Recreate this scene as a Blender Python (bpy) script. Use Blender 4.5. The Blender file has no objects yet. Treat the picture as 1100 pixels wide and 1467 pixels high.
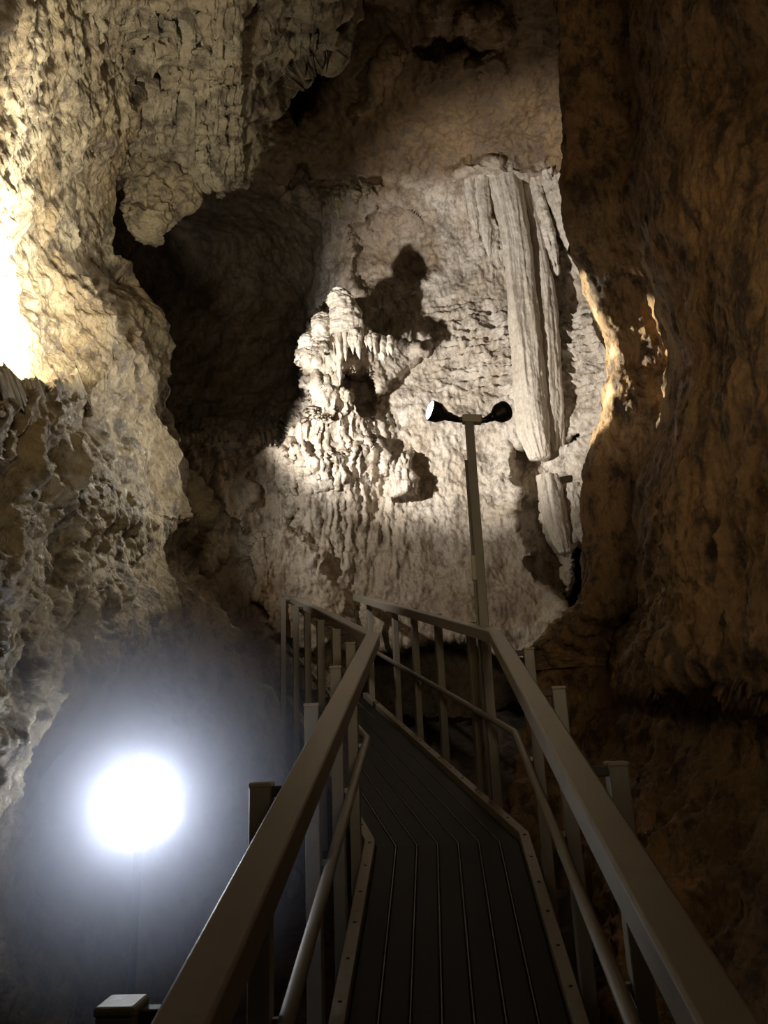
import bpy, bmesh, math, random
import numpy as np
from mathutils import Vector, Matrix

random.seed(4)
rng = np.random.default_rng(11)
scene = bpy.context.scene
col = scene.collection

# ------------------------------------------------------------------ camera frame
F = 1110.0
CX, CY = 550.0, 733.5
up_c = np.array([-150.0, 3733.5, -F]); up_c /= np.linalg.norm(up_c)
fw_c = np.array([0.0, 0.0, -1.0]); fw_c = fw_c - up_c * fw_c.dot(up_c); fw_c /= np.linalg.norm(fw_c)
rt_c = np.cross(fw_c, up_c)
R = np.array([rt_c, fw_c, up_c])            # camera axes -> world axes
EYE = np.array([0.0, 0.0, 1.6])

def ray(px, py):
    px = np.asarray(px, float); py = np.asarray(py, float)
    v = np.stack([px - CX, CY - py, np.full(np.broadcast(px, py).shape, -F)], -1)
    return v @ R.T

def at(px, py, Y):
    """world point seen at the given pixel, standing Y metres ahead"""
    r = ray(px, py)
    return EYE + r * (np.asarray(Y, float) / r[..., 1])[..., None]

def pt(px, py, Y):
    return at(np.array(float(px)), np.array(float(py)), Y)

cam_d = bpy.data.cameras.new('camera')
cam_d.sensor_fit = 'VERTICAL'; cam_d.sensor_height = 36.0
cam_d.lens = F / 1467.0 * 36.0
cam_d.clip_start = 0.02
cam = bpy.data.objects.new('camera', cam_d); col.objects.link(cam)
M = Matrix([[*R[0], EYE[0]], [*R[1], EYE[1]], [*R[2], EYE[2]], [0, 0, 0, 1]])
cam.matrix_world = M
scene.camera = cam

# ------------------------------------------------------------------ noise
_perm = rng.permutation(256); _perm = np.concatenate([_perm, _perm, _perm])
_g = rng.normal(size=(256, 3)); _g /= np.linalg.norm(_g, axis=1)[:, None]

def perlin(p):
    i = np.floor(p).astype(np.int64); f = p - i; i &= 255
    u = f * f * f * (f * (f * 6 - 15) + 10)
    out = np.zeros(len(p))
    for dx in (0, 1):
        wx = u[:, 0] if dx else 1 - u[:, 0]
        a = _perm[(i[:, 0] + dx) & 255]
        for dy in (0, 1):
            wy = u[:, 1] if dy else 1 - u[:, 1]
            b = _perm[a + ((i[:, 1] + dy) & 255)]
            for dz in (0, 1):
                wz = u[:, 2] if dz else 1 - u[:, 2]
                h = _perm[b + ((i[:, 2] + dz) & 255)]
                g = _g[h]
                d = g[:, 0] * (f[:, 0] - dx) + g[:, 1] * (f[:, 1] - dy) + g[:, 2] * (f[:, 2] - dz)
                out += wx * wy * wz * d
    return out * 1.5

def fbm(p, s, octv=4, gain=0.5, off=0.0):
    p = p * np.asarray(s, float) + off
    a, t = 1.0, np.zeros(len(p))
    for k in range(octv):
        t += a * perlin(p + 17.3 * k); p = p * 2.03; a *= gain
    return t

def ridged(p, s, octv=4, gain=0.5, off=0.0):
    p = p * np.asarray(s, float) + off
    a, t = 1.0, np.zeros(len(p))
    for k in range(octv):
        t += a * (1 - 2 * np.abs(perlin(p + 9.1 * k))); p = p * 2.1; a *= gain
    return t - 0.6

def worley(p, s, off=0.0):
    p = p * np.asarray(s, float) + off
    i = np.floor(p).astype(np.int64); f = p - i
    best = np.full(len(p), 9.0)
    for dx in (-1, 0, 1):
        for dy in (-1, 0, 1):
            for dz in (-1, 0, 1):
                h = _perm[_perm[_perm[(i[:, 0] + dx) & 255] + ((i[:, 1] + dy) & 255)] + ((i[:, 2] + dz) & 255)]
                o = _g[h] * 0.5 + 0.5
                d = ((np.array([dx, dy, dz]) + o - f) ** 2).sum(1)
                best = np.minimum(best, d)
    return np.sqrt(best)

# ------------------------------------------------------------------ mesh helpers
def link(name, me, mats, parent=None):
    o = bpy.data.objects.new(name, me); col.objects.link(o)
    for m in (mats if isinstance(mats, (list, tuple)) else [mats]):
        me.materials.append(m)
    if parent is not None: o.parent = parent
    return o

def tag(o, label=None, cat=None, group=None, kind=None):
    if label: o['label'] = label
    if cat: o['category'] = cat
    if group: o['group'] = group
    if kind: o['kind'] = kind
    return o

def thing(name, label, cat, loc=(0, 0, 0), group=None):
    o = bpy.data.objects.new(name, None); col.objects.link(o)
    o.location = loc; o.empty_display_size = 0.1
    return tag(o, label, cat, group)

def grid_mesh(name, P, mats, closed_u=False, parent=None, attrs=None, flip=False):
    """P: (nv, nu, 3) array of points"""
    nv, nu = P.shape[:2]
    idx = np.arange(nv * nu).reshape(nv, nu)
    if closed_u:
        b = np.roll(idx, -1, axis=1); q = np.stack([idx[:-1], b[:-1], b[1:], idx[1:]], -1).reshape(-1, 4)
    else:
        q = np.stack([idx[:-1, :-1], idx[:-1, 1:], idx[1:, 1:], idx[1:, :-1]], -1).reshape(-1, 4)
    if flip: q = q[:, ::-1]
    me = bpy.data.meshes.new(name)
    me.vertices.add(nv * nu); me.vertices.foreach_set('co', P.reshape(-1).astype(np.float32))
    me.loops.add(q.size); me.loops.foreach_set('vertex_index', np.ascontiguousarray(q).reshape(-1).astype(np.int32))
    me.polygons.add(len(q)); me.polygons.foreach_set('loop_start', (np.arange(len(q)) * 4).astype(np.int32))
    me.polygons.foreach_set('use_smooth', np.ones(len(q), dtype=bool))
    me.update(calc_edges=True)
    for k, v in (attrs or {}).items():
        a = me.attributes.new(k, 'FLOAT', 'POINT'); a.data.foreach_set('value', v.reshape(-1).astype(np.float32))
    me.validate()
    return link(name, me, mats, parent)

def normals(P, closed_u=False):
    if closed_u:
        du = np.roll(P, -1, 1) - np.roll(P, 1, 1)
    else:
        du = np.gradient(P, axis=1)
    dv = np.gradient(P, axis=0)
    n = np.cross(du, dv)
    return n / (np.linalg.norm(n, axis=-1, keepdims=True) + 1e-9)

def blur(A, k, axis):
    if k < 1: return A
    for _ in range(3):
        pad = [(0, 0)] * A.ndim; pad[axis] = (k, k)
        B = np.pad(A, pad, mode='edge').cumsum(axis)
        n = A.shape[axis]
        B = np.concatenate([np.zeros_like(np.take(B, [0], axis)), B], axis)
        hi = np.take(B, np.arange(2 * k + 1, 2 * k + 1 + n), axis); lo = np.take(B, np.arange(0, n), axis)
        A = (hi - lo) / (2 * k + 1)
    return A

def resample(ctrl, nv, nu, tv=None, tu=None):
    """ctrl (rows, cols, k) -> dense (nv, nu, k), bilinear"""
    rv, ru = ctrl.shape[:2]
    v = np.linspace(0, rv - 1, nv) if tv is None else np.interp(np.linspace(0, 1, nv), np.linspace(0, 1, rv) if tv is None else tv, np.arange(rv))
    u = np.linspace(0, ru - 1, nu) if tu is None else np.interp(np.linspace(0, 1, nu), tu, np.arange(ru))
    i = np.minimum(v.astype(int), rv - 2); fv = (v - i)[:, None, None]
    j = np.minimum(u.astype(int), ru - 2); fu = (u - j)[None, :, None]
    a = ctrl[i] * (1 - fv) + ctrl[i + 1] * fv
    return a[:, j] * (1 - fu) + a[:, j + 1] * fu

def poly_mask(px, py, pts, soft):
    pts = np.array(pts, float); n = len(pts)
    inside = np.zeros(px.shape, bool); dist = np.full(px.shape, 1e9)
    for k in range(n):
        (x0, y0), (x1, y1) = pts[k], pts[(k + 1) % n]
        if y0 != y1:
            c = ((y0 > py) != (y1 > py)) & (px < (x1 - x0) * (py - y0) / (y1 - y0) + x0)
            inside ^= c
        dx, dy = x1 - x0, y1 - y0
        t = np.clip(((px - x0) * dx + (py - y0) * dy) / (dx * dx + dy * dy + 1e-9), 0, 1)
        dist = np.minimum(dist, np.hypot(px - x0 - t * dx, py - y0 - t * dy))
    sd = np.where(inside, dist, -dist)
    t = np.clip(sd / soft * 0.5 + 0.5, 0, 1)
    return t * t * (3 - 2 * t)

def smooth01(x, a, b):
    t = np.clip((x - a) / (b - a), 0, 1); return t * t * (3 - 2 * t)

# ------------------------------------------------------------------ materials
def nt(name):
    m = bpy.data.materials.new(name); m.use_nodes = True
    n = m.node_tree; n.nodes.clear()
    out = n.nodes.new('ShaderNodeOutputMaterial'); b = n.nodes.new('ShaderNodeBsdfPrincipled')
    n.links.new(b.outputs[0], out.inputs[0])
    return m, n, b, out

def noise_node(n, vec, scale, detail=6, rough=0.6, dist=0.0):
    t = n.nodes.new('ShaderNodeTexNoise'); t.inputs['Scale'].default_value = scale
    t.inputs['Detail'].default_value = detail; t.inputs['Roughness'].default_value = rough
    t.inputs['Distortion'].default_value = dist
    n.links.new(vec, t.inputs['Vector']); return t.outputs['Fac']

def ramp(n, fac, stops):
    r = n.nodes.new('ShaderNodeValToRGB'); e = r.color_ramp.elements
    while len(e) < len(stops): e.new(0.5)
    for k, (p, c) in enumerate(stops):
        e[k].position = p; e[k].color = (*c, 1)
    n.links.new(fac, r.inputs[0]); return r.outputs[0]

def mix(n, fac, a, b, mode='MIX'):
    m = n.nodes.new('ShaderNodeMix'); m.data_type = 'RGBA'; m.blend_type = mode
    if isinstance(fac, float): m.inputs[0].default_value = fac
    else: n.links.new(fac, m.inputs[0])
    for s, i in ((a, 6), (b, 7)):
        if isinstance(s, tuple): m.inputs[i].default_value = (*s, 1)
        else: n.links.new(s, m.inputs[i])
    return m.outputs[2]

def rock(name, main, patch, dark, rough=0.55, bump=0.6, bscale=26.0, stretch=(1, 1, 1), dark_amt=0.7, attr=None, alt=None, spec=0.5, dscale=9.0):
    m, n, b, out = nt(name)
    tc = n.nodes.new('ShaderNodeTexCoord'); mp = n.nodes.new('ShaderNodeMapping')
    mp.inputs['Scale'].default_value = stretch
    n.links.new(tc.outputs['Object'], mp.inputs[0]); v = mp.outputs[0]
    base = ramp(n, noise_node(n, v, 1.6, 7, 0.62, 0.4), [(0.36, main), (0.62, patch)])
    if attr:
        at_ = n.nodes.new('ShaderNodeAttribute'); at_.attribute_name = attr
        base2 = ramp(n, noise_node(n, v, 1.9, 7, 0.6, 0.3), [(0.36, alt[0]), (0.64, alt[1])])
        base = mix(n, at_.outputs['Fac'], base, base2)
    spots = ramp(n, noise_node(n, v, dscale, 9, 0.72, 0.2), [(0.40, (1, 1, 1)), (0.52, (0, 0, 0))])
    sc = n.nodes.new('ShaderNodeMath'); sc.operation = 'MULTIPLY'; sc.inputs[1].default_value = dark_amt
    n.links.new(spots, sc.inputs[0])
    c = mix(n, sc.outputs[0], base, dark)
    fine = ramp(n, noise_node(n, v, 60, 4, 0.7), [(0.3, (0.72, 0.72, 0.72)), (0.7, (1.15, 1.15, 1.15))])
    c = mix(n, 1.0, c, fine, 'MULTIPLY')
    n.links.new(c, b.inputs['Base Color'])
    rr = ramp(n, noise_node(n, v, 5.0, 5, 0.6), [(0.35, (rough - 0.15,) * 3), (0.65, (rough + 0.2,) * 3)])
    n.links.new(rr, b.inputs['Roughness'])
    b.inputs['Specular IOR Level'].default_value = spec
    h1 = noise_node(n, v, bscale, 8, 0.68, 0.5)
    vo = n.nodes.new('ShaderNodeTexVoronoi'); vo.inputs['Scale'].default_value = bscale * 1.3
    n.links.new(v, vo.inputs['Vector'])
    ad = n.nodes.new('ShaderNodeMath'); ad.operation = 'MULTIPLY_ADD'
    n.links.new(vo.outputs['Distance'], ad.inputs[0]); ad.inputs[1].default_value = -0.18
    n.links.new(h1, ad.inputs[2])
    bp = n.nodes.new('ShaderNodeBump'); bp.inputs['Strength'].default_value = bump; bp.inputs['Distance'].default_value = 0.035
    n.links.new(ad.outputs[0], bp.inputs['Height']); n.links.new(bp.outputs[0], b.inputs['Normal'])
    return m

def paint(name, colr, rough=0.45, metal=0.0, wear=0.25, wearcol=(0.10, 0.07, 0.045), scale=14):
    m, n, b, out = nt(name)
    tc = n.nodes.new('ShaderNodeTexCoord'); v = tc.outputs['Object']
    f = ramp(n, noise_node(n, v, scale, 7, 0.7), [(0.52, (0, 0, 0)), (0.72, (1, 1, 1))])
    sc = n.nodes.new('ShaderNodeMath'); sc.operation = 'MULTIPLY'; sc.inputs[1].default_value = wear
    n.links.new(f, sc.inputs[0])
    n.links.new(mix(n, sc.outputs[0], colr, wearcol), b.inputs['Base Color'])
    b.inputs['Roughness'].default_value = rough; b.inputs['Metallic'].default_value = metal
    bp = n.nodes.new('ShaderNodeBump'); bp.inputs['Strength'].default_value = 0.12; bp.inputs['Distance'].default_value = 0.004
    n.links.new(noise_node(n, v, 70, 4, 0.6), bp.inputs['Height']); n.links.new(bp.outputs[0], b.inputs['Normal'])
    return m

def emit(name, colr, strength):
    m, n, b, out = nt(name)
    n.nodes.remove(b); e = n.nodes.new('ShaderNodeEmission')
    e.inputs[0].default_value = (*colr, 1); e.inputs[1].default_value = strength
    n.links.new(e.outputs[0], out.inputs[0]); return m

MAT = {}
MAT['left'] = rock('ochre_limestone', (0.42, 0.35, 0.23), (0.29, 0.21, 0.11), (0.075, 0.053, 0.035), rough=0.45, bump=0.8, bscale=20, dark_amt=0.85, dscale=7)
MAT['ceil'] = rock('crusted_limestone', (0.36, 0.30, 0.195), (0.23, 0.165, 0.095), (0.06, 0.042, 0.025), rough=0.6, bump=0.9, bscale=18, dark_amt=0.85, dscale=6)
MAT['right'] = rock('brown_mottled_limestone', (0.36, 0.205, 0.085), (0.25, 0.155, 0.07), (0.035, 0.020, 0.013), rough=0.6, bump=0.7, bscale=22, stretch=(1, 1, 0.6), dark_amt=0.85, dscale=7)
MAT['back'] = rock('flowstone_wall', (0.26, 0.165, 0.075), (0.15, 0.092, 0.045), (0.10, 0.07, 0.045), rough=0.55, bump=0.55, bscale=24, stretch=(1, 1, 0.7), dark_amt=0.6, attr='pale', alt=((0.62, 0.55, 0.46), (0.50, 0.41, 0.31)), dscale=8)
MAT['pale'] = rock('pale_calcite', (0.64, 0.57, 0.48), (0.54, 0.46, 0.36), (0.30, 0.24, 0.17), rough=0.5, bump=0.4, bscale=26, stretch=(1, 1, 0.45), dark_amt=0.35, dscale=7)
MAT['hang'] = rock('dark_hanging_limestone', (0.30, 0.235, 0.135), (0.20, 0.15, 0.085), (0.05, 0.036, 0.022), rough=0.55, bump=0.7, bscale=24, dark_amt=0.7)
MAT['floor'] = rock('muddy_rubble', (0.10, 0.065, 0.045), (0.07, 0.045, 0.03), (0.02, 0.014, 0.01), rough=0.7, bump=0.8, bscale=14)
MAT['rail'] = paint('grey_beige_paint', (0.235, 0.205, 0.165), 0.5)
MAT['kick'] = paint('worn_beige_paint', (0.29, 0.25, 0.185), 0.5, wear=0.45, scale=22)
MAT['bolt'] = paint('rusty_bolt', (0.05, 0.035, 0.025), 0.6, wear=0.5)
MAT['deck'] = paint('dark_decking', (0.009, 0.0065, 0.006), 0.7, wear=0.6, wearcol=(0.016, 0.011, 0.010), scale=30)
MAT['seam'] = paint('board_edge_highlight', (0.20, 0.165, 0.14), 0.5, wear=0.8, wearcol=(0.05, 0.04, 0.03), scale=40)  # pale strips between boards, painted as the highlight on their chamfers
MAT['steel'] = paint('galvanised_bracket', (0.33, 0.32, 0.30), 0.4, metal=0.6)
MAT['black'] = paint('black_enamel', (0.012, 0.012, 0.013), 0.35, wear=0.1)
MAT['box'] = paint('cream_junction_box', (0.45, 0.40, 0.30), 0.5)
MAT['lamp'] = emit('lit_lamp_glass', (0.90, 0.95, 1.0), 14.0)
MAT['flood'] = emit('lit_flood_glass', (0.64, 0.72, 1.0), 85.0)
MAT['unlit'] = paint('lamp_glass_edge', (0.5, 0.5, 0.5), 0.2, wear=0.0)

# ------------------------------------------------------------------ the walkway frame (two ramp runs with a bend)
def unit(v): return v / np.linalg.norm(v)
UP = np.array([0, 0, 1.0])
d1 = unit(ray(615, 745)); d2 = unit(ray(301, 797))
l1 = unit(np.cross(d1, UP)); l2 = unit(np.cross(d2, UP))
cam_fw = R @ np.array([0, 0, -1.0])
T1 = 4.136 / d1.dot(cam_fw)
LEN2 = 3.80 / d2.dot(cam_fw)
lb = (l1 + l2) / (1 + l1.dot(l2))
AX = EYE.copy()                               # both runs measured down from eye height
def wp(lat, drop, t):
    """point on the walkway: lateral offset, drop below the eye line, t metres along from the bend (negative = towards the camera)"""
    K = AX + d1 * T1 - UP * drop + lb * lat
    return K + (d1 if t < 0 else d2) * t
def lat_at(t): return l1 if t < -1e-6 else (l2 if t > 1e-6 else lb)
T_NEAR = -T1 - 0.55
DROP_DECK = 1.6

class MB:
    def __init__(s): s.bm = bmesh.new(); s.mi = 0
    def face(s, vs):
        f = s.bm.faces.new(vs); f.material_index = s.mi; return f
    def sweep(s, pts, lats, sect, cap=True, ups=None):
        """sect: list of (lateral, up) offsets"""
        rings = []
        for k, (p, l) in enumerate(zip(pts, lats)):
            u = UP if ups is None else ups[k]
            rings.append([s.bm.verts.new(p + l * a + u * b) for a, b in sect])
        n = len(sect)
        for r0, r1 in zip(rings, rings[1:]):
            for i in range(n): s.face([r0[i], r0[(i + 1) % n], r1[(i + 1) % n], r1[i]])
        if cap: s.face(rings[0][::-1]); s.face(rings[-1])
    def box(s, c, ax, ay, az):
        c = np.array(c, float); ax, ay, az = (np.array(a, float) for a in (ax, ay, az))
        v = [s.bm.verts.new(c + ax * i + ay * j + az * k) for k in (-1, 1) for j in (-1, 1) for i in (-1, 1)]
        for q in ((0, 2, 3, 1), (4, 5, 7, 6), (0, 1, 5, 4), (2, 6, 7, 3), (1, 3, 7, 5), (0, 4, 6, 2)):
            s.face([v[i] for i in q])
    def lathe(s, p0, axis, prof, n=24, squash=1.0, cap=True):
        """prof: (distance along axis, radius) pairs"""
        a = unit(np.array(axis, float)); e = UP if abs(a[2]) < 0.9 else np.array([1.0, 0, 0])
        x = unit(np.cross(a, e)); y = np.cross(a, x); rings = []
        for d, r in prof:
            rings.append([s.bm.verts.new(np.array(p0) + a * d + (x * math.cos(2 * math.pi * k / n) + y * squash * math.sin(2 * math.pi * k / n)) * r) for k in range(n)])
        for r0, r1 in zip(rings, rings[1:]):
            for i in range(n): s.face([r0[i], r0[(i + 1) % n], r1[(i + 1) % n], r1[i]])
        s.face(rings[0][::-1])
        if cap: s.face(rings[-1])
    def build(s, name, mats, parent=None, bevel=0.0, smooth=False):
        bmesh.ops.recalc_face_normals(s.bm, faces=s.bm.faces)
        me = bpy.data.meshes.new(name); s.bm.to_mesh(me); s.bm.free()
        if smooth:
            for p in me.polygons: p.use_smooth = True
        o = link(name, me, mats, parent)
        if bevel:
            b = o.modifiers.new('edge', 'BEVEL'); b.width = bevel; b.segments = 2; b.limit_method = 'ANGLE'
        return o

def circ(r, n=12): return [(r * math.cos(2 * math.pi * k / n), r * math.sin(2 * math.pi * k / n)) for k in range(n)]

# deck
walk = thing('walkway', 'dark plank walkway ramp bending between two handrails', 'walkway')
mb = MB(); HB = 0.343; NB = 7; wb = 2 * HB / NB
def path(lat, drop, t0=T_NEAR, t1=LEN2):
    ts = [t0, 0.0, t1]
    pts = [wp(lat, drop, T_NEAR) + d1 * (t0 - T_NEAR), wp(lat, drop, 0), wp(lat, drop, 0) + d2 * t1]
    return pts, [l1, lb, l2]
for k in range(NB):
    c = -HB + wb * (k + 0.5)
    p, l = path(c, DROP_DECK)
    mb.mi = 0; mb.sweep(p, l, [(-wb / 2 + 0.006, -0.03), (wb / 2 - 0.006, -0.03), (wb / 2 - 0.006, -0.003), (wb / 2 - 0.010, 0), (-wb / 2 + 0.010, 0), (-wb / 2 + 0.006, -0.003)])
    if k:
        p, l = path(-HB + wb * k, DROP_DECK)
        mb.mi = 1; mb.sweep(p, l, [(-0.0022, -0.03), (0.0022, -0.03), (0.0022, 0.002), (-0.0022, 0.002)])
mb.build('deck_boards', [MAT['deck'], MAT['seam']], walk)
for sgn in (-1, 1):
    mb = MB(); p, l = path(sgn * 0.366, DROP_DECK)
    mb.sweep(p, l, [(-0.024, -0.05), (0.024, -0.05), (0.024, 0.035), (-0.024, 0.035)])
    mb.mi = 1
    t = T_NEAR + 0.1
    while t < LEN2:
        c = wp(sgn * 0.366, DROP_DECK - 0.035, t)
        mb.lathe(c, UP, [(-0.002, 0.008), (0.004, 0.007)], 8); t += 0.24
    mb.build('kick_plate', [MAT['kick'], MAT['bolt']], walk, bevel=0.003)
    mb = MB(); p, l = path(sgn * 0.30, DROP_DECK + 0.12)
    mb.sweep(p, l, [(-0.03, -0.08), (0.03, -0.08), (0.03, 0.08), (-0.03, 0.08)])
    mb.build('bearer', MAT['bolt'], walk)

# handrails
RAIL_D, MID_D, POST_D = 0.598, 1.108, 0.632
def handrail(sgn, post_ts, label):
    root = thing('handrail', label, 'handrail')
    mb = MB(); p, l = path(sgn * (0.322 if sgn < 0 else 0.307), RAIL_D)
    w, h, c = 0.036, 0.062, 0.006
    mb.sweep(p, l, [(-w, -h), (w, -h), (w, -c), (w - c, 0), (-w + c, 0), (-w, -c)])
    mb.build('top_rail', MAT['rail'], root, bevel=0.002)
    mb = MB(); p, l = path(sgn * 0.366, MID_D)
    mb.sweep(p, l, circ(0.0185, 14)); mb.build('mid_rail', MAT['rail'], root, smooth=True)
    for t in post_ts:
        l_ = lat_at(t); d_ = d1 if t < 0 else d2
        fwd = unit(np.cross(UP, l_))
        top = wp(sgn * 0.420, POST_D, t); bot = wp(sgn * 0.420, DROP_DECK + 0.42, t)
        mb = MB(); mb.box((top + bot) / 2, l_ * 0.024, fwd * 0.026, UP * (top[2] - bot[2]) / 2)
        po = mb.build('post', MAT['rail'], root, bevel=0.004)
        mb = MB(); mb.box(top + UP * 0.004, l_ * 0.026, fwd * 0.028, UP * 0.006); mb.build('post_cap', MAT['kick'], po, bevel=0.004)
        mb = MB(); a = wp(sgn * 0.368, RAIL_D + 0.046, t); mb.box(a, l_ * 0.030, fwd * 0.012, UP * 0.012)
        mb.build('rail_bracket', MAT['bolt'], po, bevel=0.003)
        mb = MB(); a = wp(sgn * 0.388, MID_D, t); mb.box(a, l_ * 0.012, fwd * 0.008, UP * 0.008)
        mb.build('mid_bracket', MAT['steel'], po)
    return root
def tz(Z): return Z / d1.dot(cam_fw) - T1
post2 = [0.50, 1.25, 1.95, 2.65, 3.3, LEN2 - 0.06]
hl = handrail(-1, [tz(0.36), tz(1.187), tz(2.0), tz(2.77), tz(3.42), tz(4.03)] + [0.55, 1.2, 1.9, 2.7, LEN2 - 0.06], 'grey painted steel handrail beside the bright floodlight on the cave floor')
hr = handrail(1, [tz(0.2), tz(1.04), tz(2.04), tz(2.895), tz(3.72)] + [0.75, 1.45, 2.1, 2.75, LEN2 - 0.06], 'grey painted steel handrail with the twin lamp pole rising behind it')

# ------------------------------------------------------------------ lamp pole
foot_t = 0.13
def project(p):
    v = R.T @ (np.array(p) - EYE); return CX + F * v[0] / -v[2], CY - F * v[1] / -v[2]
foot_t = min(np.linspace(0.02, 0.8, 200), key=lambda t: abs(project(wp(0.425, DROP_DECK, t))[0] - 713))
pf = wp(0.425, DROP_DECK + 0.42, foot_t)
Yp = pf[1]
top_px = pt(672, 606, Yp)
ptop = np.array([pf[0], pf[1], top_px[2]])
lp = thing('lamp_post', 'slim metal lamp pole with two spot heads behind the handrail bend', 'lamp post', tuple(pf))
def child_off(o, root):
    if o.parent is not root: return o
    o.matrix_parent_inverse = Matrix.Translation(Vector(root.location)).inverted()
    return o
lx = unit(np.array([l1[0], l1[1], 0])); ly = np.cross(UP, lx)
mb = MB(); mb.box((pf + ptop) / 2, lx * 0.027, ly * 0.027, UP * (ptop[2] - pf[2]) / 2); child_off(mb.build('pole', MAT['rail'], lp, bevel=0.004), lp)
mb = MB(); mid = np.array([pf[0], pf[1], 0]) - lx * 0.037 - ly * 0.01
z0 = pt(690, 905, Yp)[2]; z1 = pt(680, 800, Yp)[2]
mb.lathe(mid + UP * pf[2], UP, [(0.0, 0.009), (ptop[2] - pf[2] - 0.25, 0.009)], 10); cdt = child_off(mb.build('conduit', MAT['rail'], lp, smooth=True), lp)
mb = MB(); mb.box(mid + UP * (z1 - 0.06) + lx * 0.0, lx * 0.013, ly * 0.02, UP * 0.075); child_off(mb.build('conduit_box', MAT['box'], cdt, bevel=0.004), lp)
# junction box on top
jb = ptop + UP * 0.022
tilt = unit(lx * 1.0 + UP * -0.10)
mb = MB(); mb.box(jb + lx * 0.02, tilt * 0.062, ly * 0.035, unit(np.cross(tilt, ly)) * 0.026); child_off(mb.build('junction_box', MAT['box'], lp, bevel=0.010), lp)
def head(base, axis, lit, L=0.175, r=0.066):
    a = unit(np.array(axis, float))
    mb = MB()
    mb.lathe(base, a, [(0, 0.016), (0.012, 0.021), (0.05, 0.023), (0.056, 0.027), (0.085, 0.030), (0.11, 0.045), (0.14, r * 0.95), (L - 0.01, r), (L, r), (L, r * 0.93), (L - 0.006, r * 0.92)], 28, cap=False)
    h = child_off(mb.build('lamp_head', MAT['black'], lp, smooth=False), lp)
    mb = MB(); prof = [(L - 0.008, r * 0.90), (L - 0.002, r * 0.9), (L + 0.006, r * 0.65), (L + 0.009, r * 0.02)]
    mb.lathe(base, a, prof, 28)
    ln = child_off(mb.build('lens', MAT['lamp'], h, smooth=True), lp)
    return base + a * (L + 0.03), a
hp_l, ax_l = head(jb - lx * 0.062 + UP * 0.003, (-0.86, -0.30, 0.22), True, 0.20)
hp_r, ax_r = head(jb + lx * 0.098 - UP * 0.012, (0.76, 0.42, 0.50), True, 0.19)
mb = MB(); mb.lathe(jb - lx * 0.070 + UP * 0.004, lx, [(0, 0.018), (0.03, 0.020)], 14); child_off(mb.build('swivel_joint', MAT['black'], lp), lp)
mb = MB(); mb.lathe(jb + lx * 0.078 - UP * 0.010, lx, [(0, 0.019), (0.026, 0.017)], 14); child_off(mb.build('swivel_joint', MAT['black'], lp), lp)

# ------------------------------------------------------------------ floor flood lamp
FY = 2.5
fc = pt(197, 1152, FY)
fdir = unit(EYE + np.array([-0.15, 0, 0.15]) - fc)
fl = thing('floodlight', 'glaring white round floodlight on a short stand left of the walkway', 'floodlight', (fc[0], fc[1] + 0.12, fc[2] - 0.75))
mb = MB(); mb.lathe(fc - fdir * 0.10, fdir, [(-0.06, 0.03), (-0.04, 0.05), (0.0, 0.09), (0.07, 0.125), (0.10, 0.13), (0.10, 0.122), (0.09, 0.120)], 36, cap=False)
hs = child_off(mb.build('housing', MAT['black'], fl), fl)
mb = MB(); mb.lathe(fc - fdir * 0.012, fdir, [(0, 0.119), (0.004, 0.119), (0.012, 0.08), (0.015, 0.004)], 36); child_off(mb.build('lens', MAT['flood'], hs, smooth=True), fl)
fs = unit(np.cross(fdir, UP)); bk = fc - fdir * 0.15
mb = MB(); mb.box(bk - UP * 0.09, fs * 0.012, unit(np.cross(UP, fs)) * 0.02, UP * 0.10); child_off(mb.build('bracket', MAT['black'], fl), fl)
mb = MB(); mb.lathe(bk - UP * 0.185, -UP, [(0, 0.012), (0.6, 0.012), (0.6, 0.09), (0.615, 0.09)], 16); child_off(mb.build('stand', MAT['black'], fl), fl)

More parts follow.
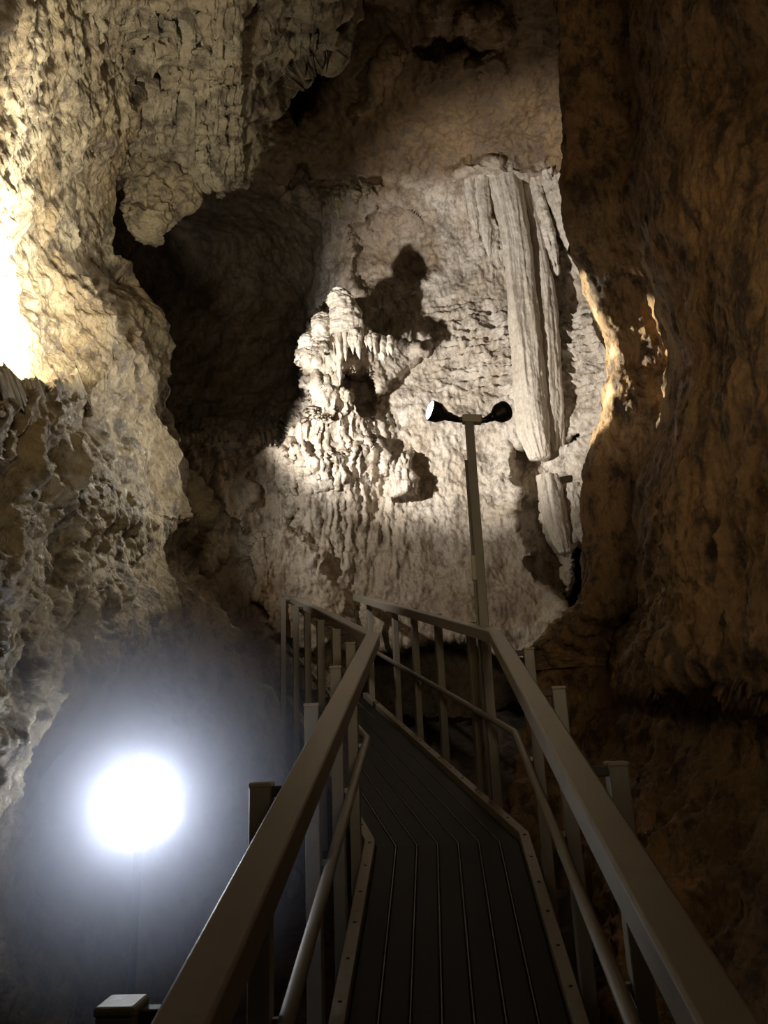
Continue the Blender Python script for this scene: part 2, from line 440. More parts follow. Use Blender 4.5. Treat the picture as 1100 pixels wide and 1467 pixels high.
# ------------------------------------------------------------------ cave: back chamber
def build_back():
    step = 1.9
    px = np.arange(20, 985, step); py = np.arange(-230, 1040, step)
    PX, PY = np.meshgrid(px, py)
    cols = [20, 120, 220, 300, 360, 410, 430, 450, 500, 560, 620, 700, 780, 850, 920, 985]
    T = {
        -230: [3.9] * 16,
        -60: [5.3] * 16,
        30: [6.2, 6.2, 6.2, 6.2, 6.4, 6.8, 7.0, 7.1, 7.0, 6.7, 6.4, 6.2, 6.1, 6.0, 5.8, 5.6],
        110: [6.9, 6.9, 6.9, 6.9, 7.0, 7.4, 7.5, 7.4, 7.2, 7.0, 6.9, 6.8, 6.7, 6.5, 6.3, 6.0],
        190: [7.4, 7.4, 7.4, 7.5, 7.6, 7.7, 7.8, 7.8, 7.7, 7.7, 7.7, 7.6, 7.5, 7.2, 6.8, 6.4],
        250: [7.6, 7.6, 7.6, 7.6, 7.7, 7.8, 7.9, 8.0, 8.1, 8.2, 8.2, 8.0, 7.9, 7.6, 7.1, 6.6],
        275: [8.2, 8.2, 8.4, 8.4, 8.4, 8.4, 8.4, 8.4, 8.4, 8.4, 8.4, 8.3, 8.1, 7.8, 7.2, 6.6],
        330: [10.0, 10.0, 10.2, 10.2, 9.9, 9.6, 9.4, 9.2, 8.9, 8.8, 8.6, 8.4, 8.3, 8.0, 7.3, 6.7],
        420: [10.2, 10.4, 10.6, 10.6, 10.5, 10.3, 10.1, 9.8, 9.0, 8.9, 8.7, 8.5, 8.4, 8.0, 7.3, 6.7],
        520: [10.2, 10.4, 10.6, 10.6, 10.5, 10.3, 10.0, 9.6, 8.9, 8.6, 8.5, 8.4, 8.3, 7.9, 7.2, 6.7],
        600: [9.6, 9.8, 9.8, 9.8, 9.6, 9.4, 9.0, 8.8, 8.6, 8.4, 8.4, 8.3, 8.2, 7.8, 7.2, 6.7],
        650: [7.8, 7.8, 7.8, 7.8, 7.8, 8.0, 8.0, 8.1, 8.3, 8.3, 8.3, 8.3, 8.1, 7.7, 7.1, 6.6],
        750: [7.4, 7.4, 7.4, 7.5, 7.7, 7.9, 8.0, 8.0, 8.1, 8.1, 8.1, 8.1, 8.0, 7.5, 7.0, 6.5],
        850: [7.4, 7.4, 7.4, 7.5, 7.7, 7.9, 8.0, 8.0, 8.0, 8.0, 7.9, 7.8, 7.7, 7.3, 6.8, 6.3],
        930: [7.6, 7.6, 7.6, 7.6, 7.8, 8.0, 8.0, 8.0, 8.0, 7.9, 7.8, 7.7, 7.6, 7.2, 6.8, 6.3],
        1040: [8.0] * 16,
    }
    rows = sorted(T)
    tab = np.array([T[r] for r in rows])
    Y = np.array([np.interp(px, cols, r) for r in tab])
    Y = np.array([np.interp(py, rows, Y[:, j]) for j in range(len(px))]).T
    Y = blur(blur(Y, 7, 0), 7, 1)
    # irregular outlines
    q = np.stack([PX / 40, PY / 40, np.zeros_like(PX)], -1).reshape(-1, 3)
    jx = (fbm(q, 1.0, 3) * 12).reshape(PX.shape); jy = (fbm(q + 50, 1.0, 3) * 12).reshape(PX.shape)
    X2, Y2 = PX + jx, PY + jy
    def poly(pts, soft=6): return poly_mask(X2, Y2, pts, soft)
    def ell(cx, cy, rx, ry, p=1.0):
        r = ((X2 - cx) / rx) ** 2 + ((Y2 - cy) / ry) ** 2
        return np.sqrt(np.clip(1 - r, 0, 1)) ** p
    # buttress of flowstone
    b = poly([(505, 470), (500, 455), (470, 452), (448, 470), (430, 486), (427, 505), (436, 548), (430, 592), (402, 622), (368, 640), (300, 655),
              (270, 660), (270, 990), (570, 990), (600, 800), (600, 700), (560, 610), (545, 575), (565, 540), (615, 500), (560, 492)], 5)
    tgt = 7.76 + 0.64 * smooth01(PX, 450, 610) + 0.1 * smooth01(PY, 700, 900) + 0.10 * smooth01(420 - PX, 0, 120)
    Y = Y * (1 - b) + np.minimum(Y, tgt) * b
    Y += 0.75 * poly([(484, 533), (520, 535), (545, 548), (548, 588), (520, 588), (500, 566), (486, 556)], 5)
    # terraces of the buttress
    for (y0, x0, x1, a) in ((500, 425, 500, 0.09), (545, 430, 520, 0.10), (585, 420, 545, 0.12), (640, 365, 550, 0.20)):
        m = smooth01(PX, x0 - 20, x0 + 15) * (1 - smooth01(PX, x1 - 20, x1 + 20))
        y0 = y0 + 16 * fbm(np.stack([PX / 9.0, PX * 0 + y0, PX * 0], -1).reshape(-1, 3), 1.0, 2).reshape(PX.shape) + 6 * np.sin(PX / 31.0 + y0)
        s = np.clip((Y2 - y0) / 60, 0, 1)
        Y -= a * m * np.where(Y2 > y0 - 6, smooth01(Y2, y0 - 6, y0 + 6) * (1 - s), 0)
    # knob
    Y -= 0.36 * ell(575, 680, 27, 36, 0.6)
    # apron lower edge overhang and slabs
    Y -= 0.16 * poly([(300, 650), (352, 640), (362, 700), (352, 760), (320, 735)], 5)
    Y -= 0.22 * poly([(345, 770), (420, 748), (505, 860), (500, 900), (440, 950), (380, 900)], 8)
    Y -= 0.14 * poly([(268, 640), (308, 680), (340, 740), (318, 800), (290, 810)], 6)
    Y += 0.25 * poly([(418, 735), (432, 732), (432, 768), (414, 766)], 4)
    # recess under the long stalactite and black crack
    Y += 0.55 * poly([(738, 630), (765, 640), (800, 690), (782, 700), (778, 760), (815, 800), (812, 870), (775, 830), (760, 790), (736, 742), (748, 700), (742, 660)], 8)
    Y += 2.2 * poly([(818, 775), (846, 768), (850, 835), (836, 870), (820, 900), (808, 880), (818, 830)], 5)
    # smooth alcove above the buttress, roof lumps
    Y += 0.30 * ell(560, 370, 62, 75, 0.7)
    Y -= 0.35 * ell(690, 45, 40, 38, 0.7) + 0.3 * ell(640, 20, 45, 35, 0.7) + 0.25 * ell(700, 95, 30, 22, 0.7)
    Y -= 0.16 * ell(715, 252, 90, 34, 2.0) + 0.08 * ell(668, 248, 30, 24, 2.0)
    Y -= 0.22 * poly([(500, 165), (560, 60), (580, 70), (520, 180)], 6)
    Y += 0.9 * poly([(395, 95), (440, 85), (470, 90), (440, 150), (420, 175)], 8)
    Y += 0.5 * poly([(600, 70), (660, 60), (680, 75), (665, 85), (610, 82)], 6)
    Y += 0.35 * poly([(400, 255), (430, 235), (460, 262), (400, 275)], 6)
    # hole at right of stalactite base
    Y += 0.35 * ell(816, 635, 10, 8, 0.5)
    # undercut at the foot
    edge = 925 + 10 * np.sin(PX / 37.0) + 14 * smooth01(PX, 640, 760)
    Y += 1.5 * smooth01(PY, edge - 4, edge + 10) * smooth01(PX, 480, 520) * (1 - smooth01(PX, 790, 830))
    P = at(PX, PY, Y)
    N = normals(P); flip = np.sign((N * (EYE - P)).sum(-1, keepdims=True)); N = N * flip
    p = P.reshape(-1, 3)
    sh = PX.shape
    wallm = smooth01(PY, 235, 300)
    strata = smooth01(PY, 420, 460) * (1 - smooth01(PY, 540, 590)) * smooth01(PX, 600, 660)
    flute = np.maximum(smooth01(PY, 560, 640) * smooth01(PX, 340, 400) * (1 - smooth01(PX, 560, 620)) * (1 - 0.7 * smooth01(PY, 760, 880)),
                       smooth01(PY, 255, 280) * (1 - smooth01(PY, 380, 430)) * smooth01(PX, 640, 670))
    D = 0.10 * fbm(p, 1.3, 3).reshape(sh)
    D += (0.045 * ridged(p, (3.2, 3.2, 2.6), 4)).reshape(sh) * (0.7 + 0.5 * strata)
    D += 0.10 * strata * ridged(p, (2.5, 2.5, 9.0), 3).reshape(sh)
    D -= 0.042 * flute * ridged(p + 0.04 * fbm(p, 5, 2)[:, None], (15.0, 5.0, 1.3), 3, 0.45).reshape(sh)
    D += 0.020 * (1 - wallm * 0.35) * fbm(p, (15, 15, 12), 4, 0.62).reshape(sh)
    D -= 0.014 * wallm * ridged(p + 0.05 * fbm(p, 3, 2)[:, None], (19, 12, 10), 3, 0.55).reshape(sh)
    P = P + N * D[..., None]
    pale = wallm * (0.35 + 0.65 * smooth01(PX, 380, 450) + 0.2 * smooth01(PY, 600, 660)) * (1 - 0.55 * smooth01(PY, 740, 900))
    pale += 0.5 * ell(725, 250, 80, 28, 0.5) - 0.7 * ell(555, 350, 80, 90, 0.5) - 0.4 * ell(660, 810, 160, 110, 0.5)  # lower wall browned, standing in for shade beneath the flood beam
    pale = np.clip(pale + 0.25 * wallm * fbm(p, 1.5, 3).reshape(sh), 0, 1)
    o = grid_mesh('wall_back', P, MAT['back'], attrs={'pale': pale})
    return tag(o, kind='structure')
build_back()

# ------------------------------------------------------------------ generic ridge wall (from behind the camera to its far edge, then turning away)
def ridge_wall(name, rows, fr, mat, tail, disp, nu, nv, tu):
    """rows: (py, [(px, Y) ... out to the far edge]); the first point of each row may be a world triple"""
    C = []
    for py, pts in rows:
        r = []
        for q in pts:
            r.append(pt(q[0], py, q[1]) if len(q) == 2 else pt(*q) if q[0] < -1.6 or q[0] > 1.9 or q[0] == 0 else np.array(q, float))
        e = r[-1]
        for t in tail: r.append(e + np.array(t))
        C.append(r)
    C = np.array(C)
    tv = np.array([r[0] for r in rows], float); tv = (tv - tv[0]) / (tv[-1] - tv[0])
    P = resample(C, nv, nu, tv, tu)
    P = blur(blur(P, 3, 0), 3, 1)
    N = normals(P); N = N * np.sign((N * (np.array([0, 1.5, 2.5]) - P)).sum(-1, keepdims=True))
    D = disp(P.reshape(-1, 3)).reshape(P.shape[:2])
    return tag(grid_mesh(name, P + N * D[..., None], mat), kind='structure')

def disp_left(p):
    d = 0.10 * fbm(p, 1.1, 3) - 0.040 * ridged(p + 0.1 * fbm(p, 2.5, 3)[:, None], (2.2, 2.2, 1.8), 4, 0.5)
    low = smooth01(3.3 - p[:, 2], 0.0, 0.5)
    d += 0.018 * (1 - low) * (0.5 - worley(p + 0.10 * fbm(p, 4, 2)[:, None], 13.0))
    d += 0.024 * fbm(p, 9, 5, 0.62)
    d -= 0.030 * low * ridged(p, (5.0, 5.0, 1.4), 3)
    return d

def lrow(py, pr, Yr, y0=1.45, y1=2.1, y2=2.9, z=None, low=None):
    zz = pt(-150, py, 1.3)[2] if z is None else z
    pr = pr + 16; p1, p2 = pr * 0.30, pr * 0.66
    q = [(-1.5, -1.3, zz), (-330, 0.95), (-140, y0 - 0.15), (0, y0), (p1, y1), (p2, y2), (pr, Yr)]
    if low is not None:      # the ledge: only the near columns dip to another height
        q[2] = (-140, py + low, y0 - 0.1); q[3] = (0, py + low, y0); q[4] = (p1, py + low * 0.9, y1)
    return (py, q)
LR = [lrow(-260, 190, 2.9, 1.3, 1.7, 2.3), lrow(-60, 190, 3.2, 1.5, 2.0, 2.6), lrow(60, 190, 3.4, 1.65, 2.2, 2.8), lrow(180, 184, 3.6, 1.8, 2.35, 3.0), lrow(260, 150, 3.8, 1.9, 2.45, 3.1), lrow(320, 140, 3.9, 1.95, 2.5, 3.15), lrow(372, 140, 4.0, 2.0, 2.55, 3.2),
      lrow(405, 186, 4.3, 2.05, 2.6, 3.2), lrow(450, 208, 4.4, 2.1, 2.6, 3.2), lrow(490, 222, 4.4, 2.12, 2.6, 3.2), lrow(515, 230, 4.4, 2.08, 2.55, 3.15, low=50), lrow(535, 230, 4.4, 1.85, 2.3, 3.1, low=65), lrow(552, 224, 4.5, 1.55, 2.05, 3.05, low=-22), lrow(575, 222, 4.5, 1.42, 1.95, 3.0), lrow(610, 228, 4.5, 1.40, 1.95, 3.0),
      lrow(650, 246, 4.5, 1.42, 2.0, 3.0), lrow(690, 268, 4.5, 1.5, 2.1, 3.1), lrow(742, 290, 4.4, 1.55, 2.2, 3.1), lrow(775, 268, 4.6, 1.6, 2.3, 3.2), lrow(815, 264, 4.8, 1.65, 2.35, 3.3),
      lrow(850, 290, 4.9, 1.65, 2.4, 3.4), lrow(900, 320, 5.0, 1.7, 2.6, 3.5), lrow(1000, 376, 5.3, 1.9, 2.8, 3.8), lrow(1100, 398, 5.4, 2.1, 3.0, 4.0), lrow(1300, 400, 5.0, 2.3, 3.1, 4.0), lrow(1600, 400, 4.2, 2.3, 2.9, 3.6)]
ridge_wall('wall_left', LR, None, MAT['left'], [(-0.45, 0.16, 0), (-1.7, 0.25, 0), (-3.4, 0.7, 0)], disp_left, 520, 600, [0, 0.07, 0.13, 0.22, 0.42, 0.64, 0.86, 0.91, 0.96, 1.0])

def disp_right(p):
    d = 0.08 * fbm(p, 1.0, 3, off=31.0) + 0.035 * ridged(p, (2.2, 2.2, 1.4), 4, off=7.0)
    d += 0.018 * fbm(p, (11, 11, 7), 4, 0.62)
    low = smooth01(2.9 - p[:, 2], 0.0, 0.6)
    d += 0.05 * low * ridged(p, (3.5, 3.5, 2.5), 4, off=3.0)
    return d
def rrow(py, pr, Yr, y0=2.3, y1=3.1, y2=4.2):
    zz = pt(1300, py, 1.5)[2]
    a, b = pr + (1130 - pr) * 0.50, pr + (1130 - pr) * 0.26; y2 = Yr - 0.10
    k = float(np.interp(py, [330, 420, 500, 560, 640, 700], [3, 7, 11, 10, 8, 3]))
    return (py, [(1.75, -1.3, zz), (1420, 1.2), (1250, y0 - 0.55), (1130, y0), (a, y1), (b + k * 0.3, y2), (pr - 3 - 0.6 * k, Yr), (pr - 6 - 1.3 * k, Yr + 0.10 + 0.02 * k)])
RR = [rrow(-260, 800, 4.0, 1.7, 2.4, 3.4), rrow(-40, 814, 4.5, 2.0, 2.8, 3.9), rrow(100, 814, 4.8), rrow(200, 818, 4.9), rrow(270, 815, 5.0), rrow(330, 828, 5.1), rrow(395, 850, 5.2),
      rrow(450, 868, 5.3), rrow(490, 886, 5.3), rrow(520, 896, 5.3), rrow(550, 890, 5.3), rrow(600, 878, 5.3), rrow(640, 866, 5.3), rrow(680, 846, 5.3), rrow(730, 842, 5.3), rrow(780, 850, 5.3),
      rrow(850, 852, 5.2, 2.3, 3.1, 4.1), rrow(880, 846, 5.3, 2.3, 3.1, 4.2), rrow(930, 800, 5.7, 2.3, 3.2, 4.6), rrow(985, 775, 5.8, 2.35, 3.3, 5.0), rrow(1015, 768, 5.8, 2.7, 4.3, 5.0), rrow(1100, 750, 5.6, 2.8, 4.2, 5.0), rrow(1250, 740, 5.0, 2.6, 3.7, 4.5), rrow(1600, 720, 4.0, 2.3, 2.8, 3.4)]
ridge_wall('wall_right', RR, None, MAT['right'], [(0.10, 0.28, 0), (0.7, 0.9, 0), (2.4, 1.8, 0)], disp_right, 420, 600, [0, 0.05, 0.10, 0.16, 0.46, 0.72, 0.82, 0.90, 0.94, 0.97, 1.0])

# ------------------------------------------------------------------ near ceiling with its broken lip
def build_ceiling():
    lx_ = np.array([-500, -200, 100, 150, 200, 262, 290, 345, 358, 362, 378, 398, 408, 430, 478, 492, 500, 530, 800, 1100, 1500], float)
    ly_ = np.array([300, 300, 300, 270, 226, 232, 262, 266, 250, 215, 178, 142, 98, 84, 74, 40, -40, -120, -160, -200, -260], float)
    nu, nv = 640, 360
    # more samples where the lip is in view
    u = np.concatenate([np.linspace(-500, 120, 70, endpoint=False), np.linspace(120, 520, 470, endpoint=False), np.linspace(520, 1500, 100)])
    lip = np.interp(u, lx_, ly_)
    lip = blur(lip[None], 7, 1)[0] + 9 * fbm(np.stack([u / 18, u * 0, u * 0], -1), 1.0, 3)
    rowsP = []
    Zc = 5.0
    s = np.linspace(0, 1, nv - 60)
    top = -620.0
    lipY = np.interp(u, [100, 200, 360, 480, 520, 900], [3.7, 4.0, 4.1, 3.7, 3.4, 3.0])
    P = np.zeros((nv, len(u), 3))
    for j in range(len(u)):
        pyj = top + (lip[j] - top) * s
        r = ray(np.full_like(pyj, u[j]), pyj)
        flat = (Zc - 1.6) / np.maximum(r[:, 2] / r[:, 1], 0.3)
        yl = lipY[j]; kk = yl / flat[-1]
        Yj = flat * (1 + (kk - 1) * s ** 1.2)
        P[:len(s), j] = at(np.full_like(pyj, u[j]), pyj, Yj)
        # lip turns up and back
        e = P[len(s) - 1, j]
        tt = np.linspace(0, 1, 61)[1:]
        P[len(s):, j] = e + np.stack([0 * tt, 0.55 * np.sin(tt * 1.5), 0.10 * tt + 2.2 * tt ** 2], -1)
    back = P[0][None] * np.array([1.0, 0, 1.0]) + np.array([0, -1.6, 0.1])
    w = np.linspace(0, 1, 12)[:-1, None, None]
    P = np.concatenate([back * (1 - w) + P[0][None] * w, P], 0)
    P = blur(P, 3, 0)
    N = normals(P); N = N * np.sign((N * (np.array([0, 1.0, 1.5]) - P)).sum(-1, keepdims=True))
    p = P.reshape(-1, 3)
    D = 0.13 * fbm(p, 1.2, 3, off=5.0) - 0.06 * ridged(p + 0.1 * fbm(p, 2.5, 3)[:, None], 2.4, 4, off=2.0) + 0.03 * (0.5 - worley(p + 0.08 * fbm(p, 4, 2)[:, None], 8.0)) + 0.025 * fbm(p, 12, 4, 0.6)
    o = grid_mesh('ceiling', P + N * D.reshape(P.shape[:2])[..., None], MAT['ceil'])
    tag(o, kind='structure')
build_ceiling()

# ------------------------------------------------------------------ floor
def build_floor():
    x = np.linspace(-4, 4, 200); y = np.linspace(-1.6, 11.5, 330)
    X, Yy = np.meshgrid(x, y)
    Z = d1[2] / d1[1] * np.minimum(Yy, 3.8) + d2[2] / d2[1] * np.maximum(Yy - 3.8, 0) - 0.62
    Z -= 0.05 * smooth01(Yy, 3, 8)
    Z += 0.10 * smooth01(np.abs(X), 0.7, 1.6)
    p = np.stack([X, Yy, Z], -1).reshape(-1, 3)
    Z = Z + (0.12 * fbm(p, 1.2, 3) + 0.07 * ridged(p, 3.0, 4) + 0.02 * fbm(p, 12, 3)).reshape(X.shape)
    tag(grid_mesh('floor', np.stack([X, Yy, Z], -1), MAT['floor']), kind='structure')
build_floor()

# ------------------------------------------------------------------ rock formations
def blob(name, ctr_pts, rads, mat, nu=72, nv=150, flute=0.0, fl_n=9, rough=0.02, squash=0.8, seed=0.0, parent=None, lump=0.0):
    """tapering column along a list of world points with a radius at each"""
    c = np.array(ctr_pts, float); r = np.array(rads, float)
    s = np.linspace(0, 1, len(c)); t = np.linspace(0, 1, nv)
    C = np.stack([np.interp(t, s, c[:, k]) for k in range(3)], -1); Rr = np.interp(t, s, r)
    k = max(1, nv // (len(c) * 5)); C = blur(C, k, 0); Rr = blur(Rr[:, None], k, 0)[:, 0]
    Rr[0] = min(Rr[0], r[0]); Rr[-1] = 0.001
    cap = np.minimum(1, (1 - t) * (nv / 9.0)) ** 0.5; Rr = Rr * np.maximum(cap, 0.02)
    th = np.linspace(0, 2 * np.pi, nu, endpoint=False)
    P = np.zeros((nv, nu, 3))
    P[..., 0] = C[:, None, 0] + np.cos(th)[None] * Rr[:, None]
    P[..., 1] = C[:, None, 1] + np.sin(th)[None] * Rr[:, None] * squash
    P[..., 2] = C[:, None, 2]
    rad = np.stack([np.cos(th), np.sin(th) * squash, 0 * th], -1)[None]
    p = P.reshape(-1, 3) + seed
    D = rough * fbm(p, 7.0, 4, 0.55) + rough * 0.6 * ridged(p, (14, 14, 4), 3)
    if lump: D += lump * (0.5 - worley(p, 6.0))
    D = D.reshape(nv, nu)
    if flute:
        q = np.stack([np.cos(th) * fl_n / 6, np.sin(th) * fl_n / 6, 0 * th], -1)[None] + np.stack([0 * t, 0 * t, t * 1.4], -1)[:, None]
        D = D + flute * ridged(q.reshape(-1, 3) + seed, 1.0, 3).reshape(nv, nu)
    sc = np.minimum(1, Rr / (r.max() + 1e-6) * 2.5)[:, None]
    P = P + rad * (D * sc)[..., None]
    return grid_mesh(name, P, mat, closed_u=True, parent=parent)

def px_col(pts):  # (px, py, Y)
    return [pt(*q) for q in pts]

# the great stalactite and its companions
s_ = blob('stalactite', px_col([(718, 240, 8.05), (738, 330, 7.97), (746, 400, 7.95), (752, 480, 7.93), (759, 560, 7.91), (766, 620, 7.9), (777, 664, 7.88)]),
          [0.22, 0.15, 0.145, 0.155, 0.17, 0.165, 0.09], MAT['pale'], 150, 420, flute=0.034, fl_n=5, rough=0.009)
tag(s_, 'tall pale fluted stalactite hanging down the lit back wall', 'stalactite')
s_ = blob('stalactite', px_col([(748, 246, 8.1), (771, 350, 8.02), (782, 430, 8.0), (788, 520, 7.98), (792, 590, 7.96), (797, 655, 7.94)]),
          [0.13, 0.08, 0.10, 0.115, 0.115, 0.05], MAT['pale'], 90, 300, flute=0.03, fl_n=5, rough=0.009, seed=4.0)
tag(s_, 'thinner pale stalactite fused behind the tall fluted stalactite', 'stalactite')
s_ = blob('stalactite', px_col([(783, 680, 7.75), (788, 705, 7.73), (796, 745, 7.70), (806, 780, 7.68), (810, 795, 7.67)]),
          [0.11, 0.125, 0.12, 0.085, 0.04], MAT['pale'], 70, 160, flute=0.012, rough=0.010, squash=1.0, seed=8.0)
tag(s_, 'short leaning pale stalactite under the tip of the tall one', 'stalactite')
s_ = blob('rock_stub', px_col([(822, 690, 7.75), (822, 730, 7.74), (818, 770, 7.72), (816, 790, 7.7)]),
          [0.09, 0.11, 0.08, 0.03], MAT['pale'], 60, 120, flute=0.012, rough=0.03, seed=13.0)
tag(s_, 'knobbly stub of rock right beside the short leaning stalactite', 'rock')
# hanging teeth along the roof edge over the tall stalactite
teeth = [(718, 250, 322, 0.11, 'blunt dark tooth of rock directly over the tall stalactite'), (693, 252, 372, 0.085, 'yellowish tapering stalactite left of the tall fluted one'),
         (676, 255, 345, 0.07, 'small stalactite at the left end of the roof fringe')]
for k, (x, y0, y1, r, lab) in enumerate(teeth):
    Yb = 7.98 + 0.04 * k
    s_ = blob('stalactite', px_col([(x - 3, y0, Yb), (x, y0 + (y1 - y0) * 0.35, Yb), (x + 5, y0 + (y1 - y0) * 0.75, Yb), (x + 9, y1, Yb)]),
              [r, r * 0.95, r * 0.55, 0.01], MAT['pale'], 48, 100, flute=0.012, rough=0.012, seed=20.0 + k)
    tag(s_, lab, 'stalactite', 'roof fringe stalactites')
# ribs of drapery right of the stalactite
ribs = [((764, 248), (785, 330), (800, 400), 'narrow drapery rib just right of the tall stalactite head'), ((780, 246), (812, 330), (832, 400), 'middle drapery rib in the fringe beside the dark wall edge'),
        ((796, 252), (828, 340), (848, 420), 'outermost drapery rib nearest the dark wall edge')]
for k, (a, b, c, lab) in enumerate(ribs):
    Yb = 7.98 - 0.10 * k
    s_ = blob('drapery_rib', px_col([(*a, Yb), (*b, Yb), (*c, Yb)]), [0.075, 0.07, 0.015], MAT['pale'], 40, 150, flute=0.02, rough=0.016, squash=1.5, seed=30.0 + k)
    tag(s_, lab, 'drapery', 'drapery ribs beside the tall stalactite')
# little stalactites under the buttress ledge
rl = random.Random(5)
lits = [(485, 474, 556)]
x_ = 477.0
while x_ < 562:
    y_ = 470 + (x_ - 477) * 0.34
    if abs(x_ - 485) > 3: lits.append((x_, y_ + rl.uniform(-3, 3), y_ + rl.uniform(16, 44) * (1.15 - (x_ - 477) / 150)))
    x_ += rl.uniform(3.2, 7.0)
for k, (x, y0, y1) in enumerate(lits):
    Yb = 7.62 + rl.uniform(0, 0.07)
    r = rl.uniform(0.018, 0.030) if k else 0.034
    s_ = blob('small_stalactite', px_col([(x, y0 - 14, Yb + 0.12), (x, y0, Yb + 0.02), (x + 1, (y0 + y1) / 2, Yb), (x + 2, y1, Yb)]), [r * 1.5, r * 1.35, r, 0.004], MAT['pale'], 20, 60, rough=0.014, squash=1.3, seed=40.0 + k)
    tag(s_, 'longest of the thin stalactites fringing the ledge over the dark hole' if k == 0 else 'short thin stalactite in the fringe over the dark hole', 'stalactite', None if k == 0 else 'thin stalactites over the dark hole')
# stalagmite knobs on the buttress crest
s_ = blob('stalagmite', px_col([(495, 492, 7.75), (496, 470, 7.72), (493, 445, 7.70), (488, 428, 7.70), (487, 416, 7.70)]), [0.22, 0.20, 0.16, 0.14, 0.07], MAT['pale'], 70, 130, rough=0.03, lump=0.03, squash=1.0, seed=60.0)
tag(s_, 'tallest lumpy stalagmite knob on top of the lit buttress', 'stalagmite')
s_ = blob('stalagmite', px_col([(463, 500, 7.72), (462, 475, 7.70), (461, 460, 7.70), (460, 448, 7.70)]), [0.16, 0.13, 0.10, 0.04], MAT['pale'], 60, 110, rough=0.03, lump=0.03, squash=1.0, seed=64.0)
tag(s_, 'smaller rounded stalagmite knob left of the tallest one', 'stalagmite')
s_ = blob('stalagmite', px_col([(443, 520, 7.74), (442, 498, 7.72), (442, 486, 7.72), (442, 476, 7.72)]), [0.14, 0.12, 0.09, 0.04], MAT['pale'], 60, 110, rough=0.03, lump=0.03, squash=1.0, seed=67.0)
tag(s_, 'lowest stalagmite knob on the edge of the lit buttress', 'stalagmite')
# hanging rock under the near ceiling
s_ = blob('hanging_rock', px_col([(225, 190, 4.3), (226, 235, 4.25), (226, 270, 4.2), (218, 310, 4.2), (211, 335, 4.2), (209, 346, 4.2)]), [0.16, 0.19, 0.20, 0.15, 0.10, 0.04], MAT['hang'], 110, 180, rough=0.05, lump=0.05, squash=0.9, seed=70.0)
tag(s_, 'dark hanging rock lump with a pale tip below the crusted ceiling', 'rock')
s_ = blob('hanging_rock', px_col([(262, 240, 4.2), (262, 275, 4.2), (260, 300, 4.2), (256, 318, 4.2)]), [0.10, 0.10, 0.065, 0.02], MAT['hang'], 60, 110, rough=0.035, lump=0.04, squash=0.9, seed=74.0)
tag(s_, 'smaller hanging rock with a yellowish tip against the bigger lump', 'rock')
# spike on the left wall edge
s_ = blob('stalactite', px_col([(205, 556, 4.35), (210, 590, 4.3), (219, 640, 4.28), (226, 680, 4.28), (230, 700, 4.28)]), [0.055, 0.06, 0.05, 0.035, 0.01], MAT['left'], 48, 120, rough=0.014, flute=0.01, seed=80.0)
tag(s_, 'tan stalactite spike clinging to the edge of the floodlit wall', 'stalactite')
# dim fringe under the roof ledge
for k, (x, y0, y1) in enumerate([(449, 262, 285), (462, 262, 312), (470, 262, 293), (483, 264, 318), (491, 264, 290), (509, 266, 311), (524, 268, 290)]):
    s_ = blob('small_stalactite', px_col([(x, y0, 8.05), (x, y0 + 10, 8.0), (x + 1, (y0 + y1) / 2, 7.98), (x + 2, y1, 7.98)]), [0.075, 0.05, 0.03, 0.006], MAT['hang'], 24, 50, rough=0.035, seed=90.0 + k)
    tag(s_, 'dim brown stalactite in the fringe under the high roof ledge', 'stalactite', 'stalactites under the roof ledge')
# fallen boulders in the corner by the right wall foot
s_ = blob('boulder', px_col([(825, 962, 5.9), (825, 940, 5.85), (828, 905, 5.85), (838, 875, 5.9), (842, 858, 5.9)]), [0.34, 0.33, 0.26, 0.14, 0.03], MAT['right'], 80, 110, rough=0.05, lump=0.05, squash=0.9, seed=99.0)
tag(s_, 'dull brown boulder wedged at the foot of the dark cliff behind the handrail', 'boulder')

# ------------------------------------------------------------------ added scatter volume imitating lens bloom around the floor flood lamp
bm = bmesh.new(); bmesh.ops.create_icosphere(bm, subdivisions=4, radius=1.0)
for v in bm.verts: v.co = Vector((v.co.x * 0.71, v.co.y * 0.71, v.co.z * 0.71))
me = bpy.data.meshes.new('bloom_volume'); bm.to_mesh(me); bm.free()
mm = bpy.data.materials.new('bloom_volume'); mm.use_nodes = True; n = mm.node_tree; n.nodes.clear()
out = n.nodes.new('ShaderNodeOutputMaterial'); vs = n.nodes.new('ShaderNodeVolumeScatter')
vs.inputs['Color'].default_value = (0.72, 0.78, 1.0, 1); vs.inputs['Anisotropy'].default_value = 0.0
tc = n.nodes.new('ShaderNodeTexCoord'); ln_ = n.nodes.new('ShaderNodeVectorMath'); ln_.operation = 'LENGTH'
n.links.new(tc.outputs['Object'], ln_.inputs[0])
mr = n.nodes.new('ShaderNodeMapRange'); mr.interpolation_type = 'SMOOTHSTEP'
mr.inputs['From Min'].default_value = 0.04; mr.inputs['From Max'].default_value = 0.70; mr.inputs['To Min'].default_value = 4.0; mr.inputs['To Max'].default_value = 0.0
n.links.new(ln_.outputs['Value'], mr.inputs['Value']); n.links.new(mr.outputs[0], vs.inputs['Density'])
n.links.new(vs.outputs[0], out.inputs['Volume'])
mo = link('bloom_volume', me, mm); mo.location = Vector(fc)
tag(mo, 'added bluish scatter ball imitating lens bloom around the bright floodlight', 'bloom_volume', kind='stuff')

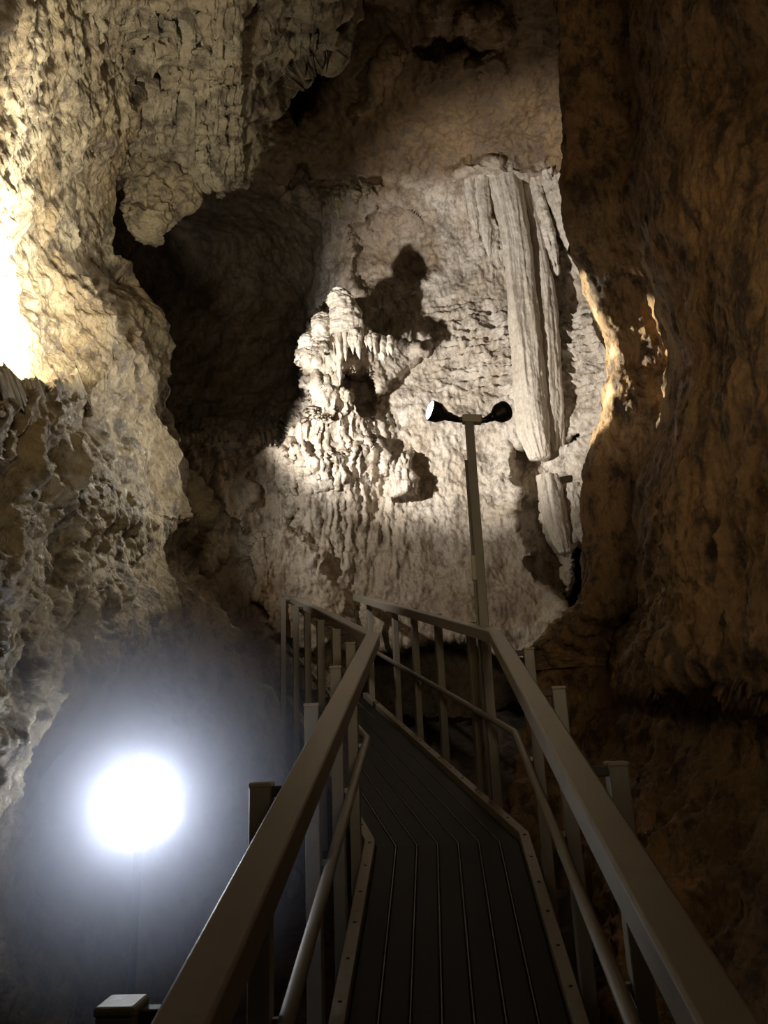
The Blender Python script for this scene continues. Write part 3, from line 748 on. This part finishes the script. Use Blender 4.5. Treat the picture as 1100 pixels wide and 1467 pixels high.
# ------------------------------------------------------------------ lights
def spot(name, pos, target, watts, colr, angle, blend=0.5, radius=0.05):
    d = bpy.data.lights.new(name, 'SPOT'); d.energy = watts; d.color = colr; d.spot_size = math.radians(angle); d.spot_blend = blend; d.shadow_soft_size = radius
    o = bpy.data.objects.new(name, d); col.objects.link(o); o.location = Vector(pos)
    o.rotation_euler = (Vector(target) - Vector(pos)).to_track_quat('-Z', 'Y').to_euler(); return o
def point(name, pos, watts, colr, radius=0.3):
    d = bpy.data.lights.new(name, 'POINT'); d.energy = watts; d.color = colr; d.shadow_soft_size = radius
    o = bpy.data.objects.new(name, d); col.objects.link(o); o.location = Vector(pos); return o
spot('chamber_flood', pt(165, 600, 5.2), pt(690, 495, 8.3), 1300, (1.0, 0.97, 0.93), 63, 0.6, 0.05)
spot('chamber_fill', pt(165, 600, 5.2), pt(720, 760, 8.0), 190, (1.0, 0.95, 0.86), 84, 0.9, 0.05)  # added wide fill from the flood's position, lifts the lower wall
for ex, ey in ((812, 440), (820, 492), (821, 545), (814, 600)):
    spot('edge_fill', pt(150, 640, 6.6), pt(ex, ey, 5.5), 3600, (1.0, 0.97, 0.80), 6.4, 0.4, 0.03)  # unseen narrow spots added only to brighten the right wall's rim
spot('ledge_flood', pt(95, 502, 2.10), pt(15, 400, 2.25), 280, (1.0, 0.95, 0.80), 112, 0.9, 0.06)
spot('pole_lamp_beam', hp_l, pt(170, 545, 3.1), 190, (1.0, 0.93, 0.78), 74, 1.0, 0.04)
spot('pole_lamp_far_beam', hp_r, hp_r + ax_r, 10, (1.0, 0.92, 0.78), 90, 0.8, 0.04)
spot('upward_fill', (0.6, -1.0, 2.3), (0.3, 3.2, 5.3), 110, (1.0, 0.82, 0.54), 110, 0.6, 0.3)  # added fill behind the camera, aimed up to brighten ceiling and walls
point('rear_fill', (0.5, -1.2, 3.6), 4.5, (1.0, 0.80, 0.55), 0.4)  # unseen warm fill added behind the camera for rails and walls
w = bpy.data.worlds.new('cave_air'); scene.world = w; w.use_nodes = True
w.node_tree.nodes['Background'].inputs[0].default_value = (0.5, 0.42, 0.32, 1); w.node_tree.nodes['Background'].inputs[1].default_value = 0.0

scene.view_settings.view_transform = 'Standard'; scene.view_settings.look = 'None'
scene.view_settings.gamma = 1.0; scene.view_settings.use_curve_mapping = False
scene.view_settings.exposure = 0.0
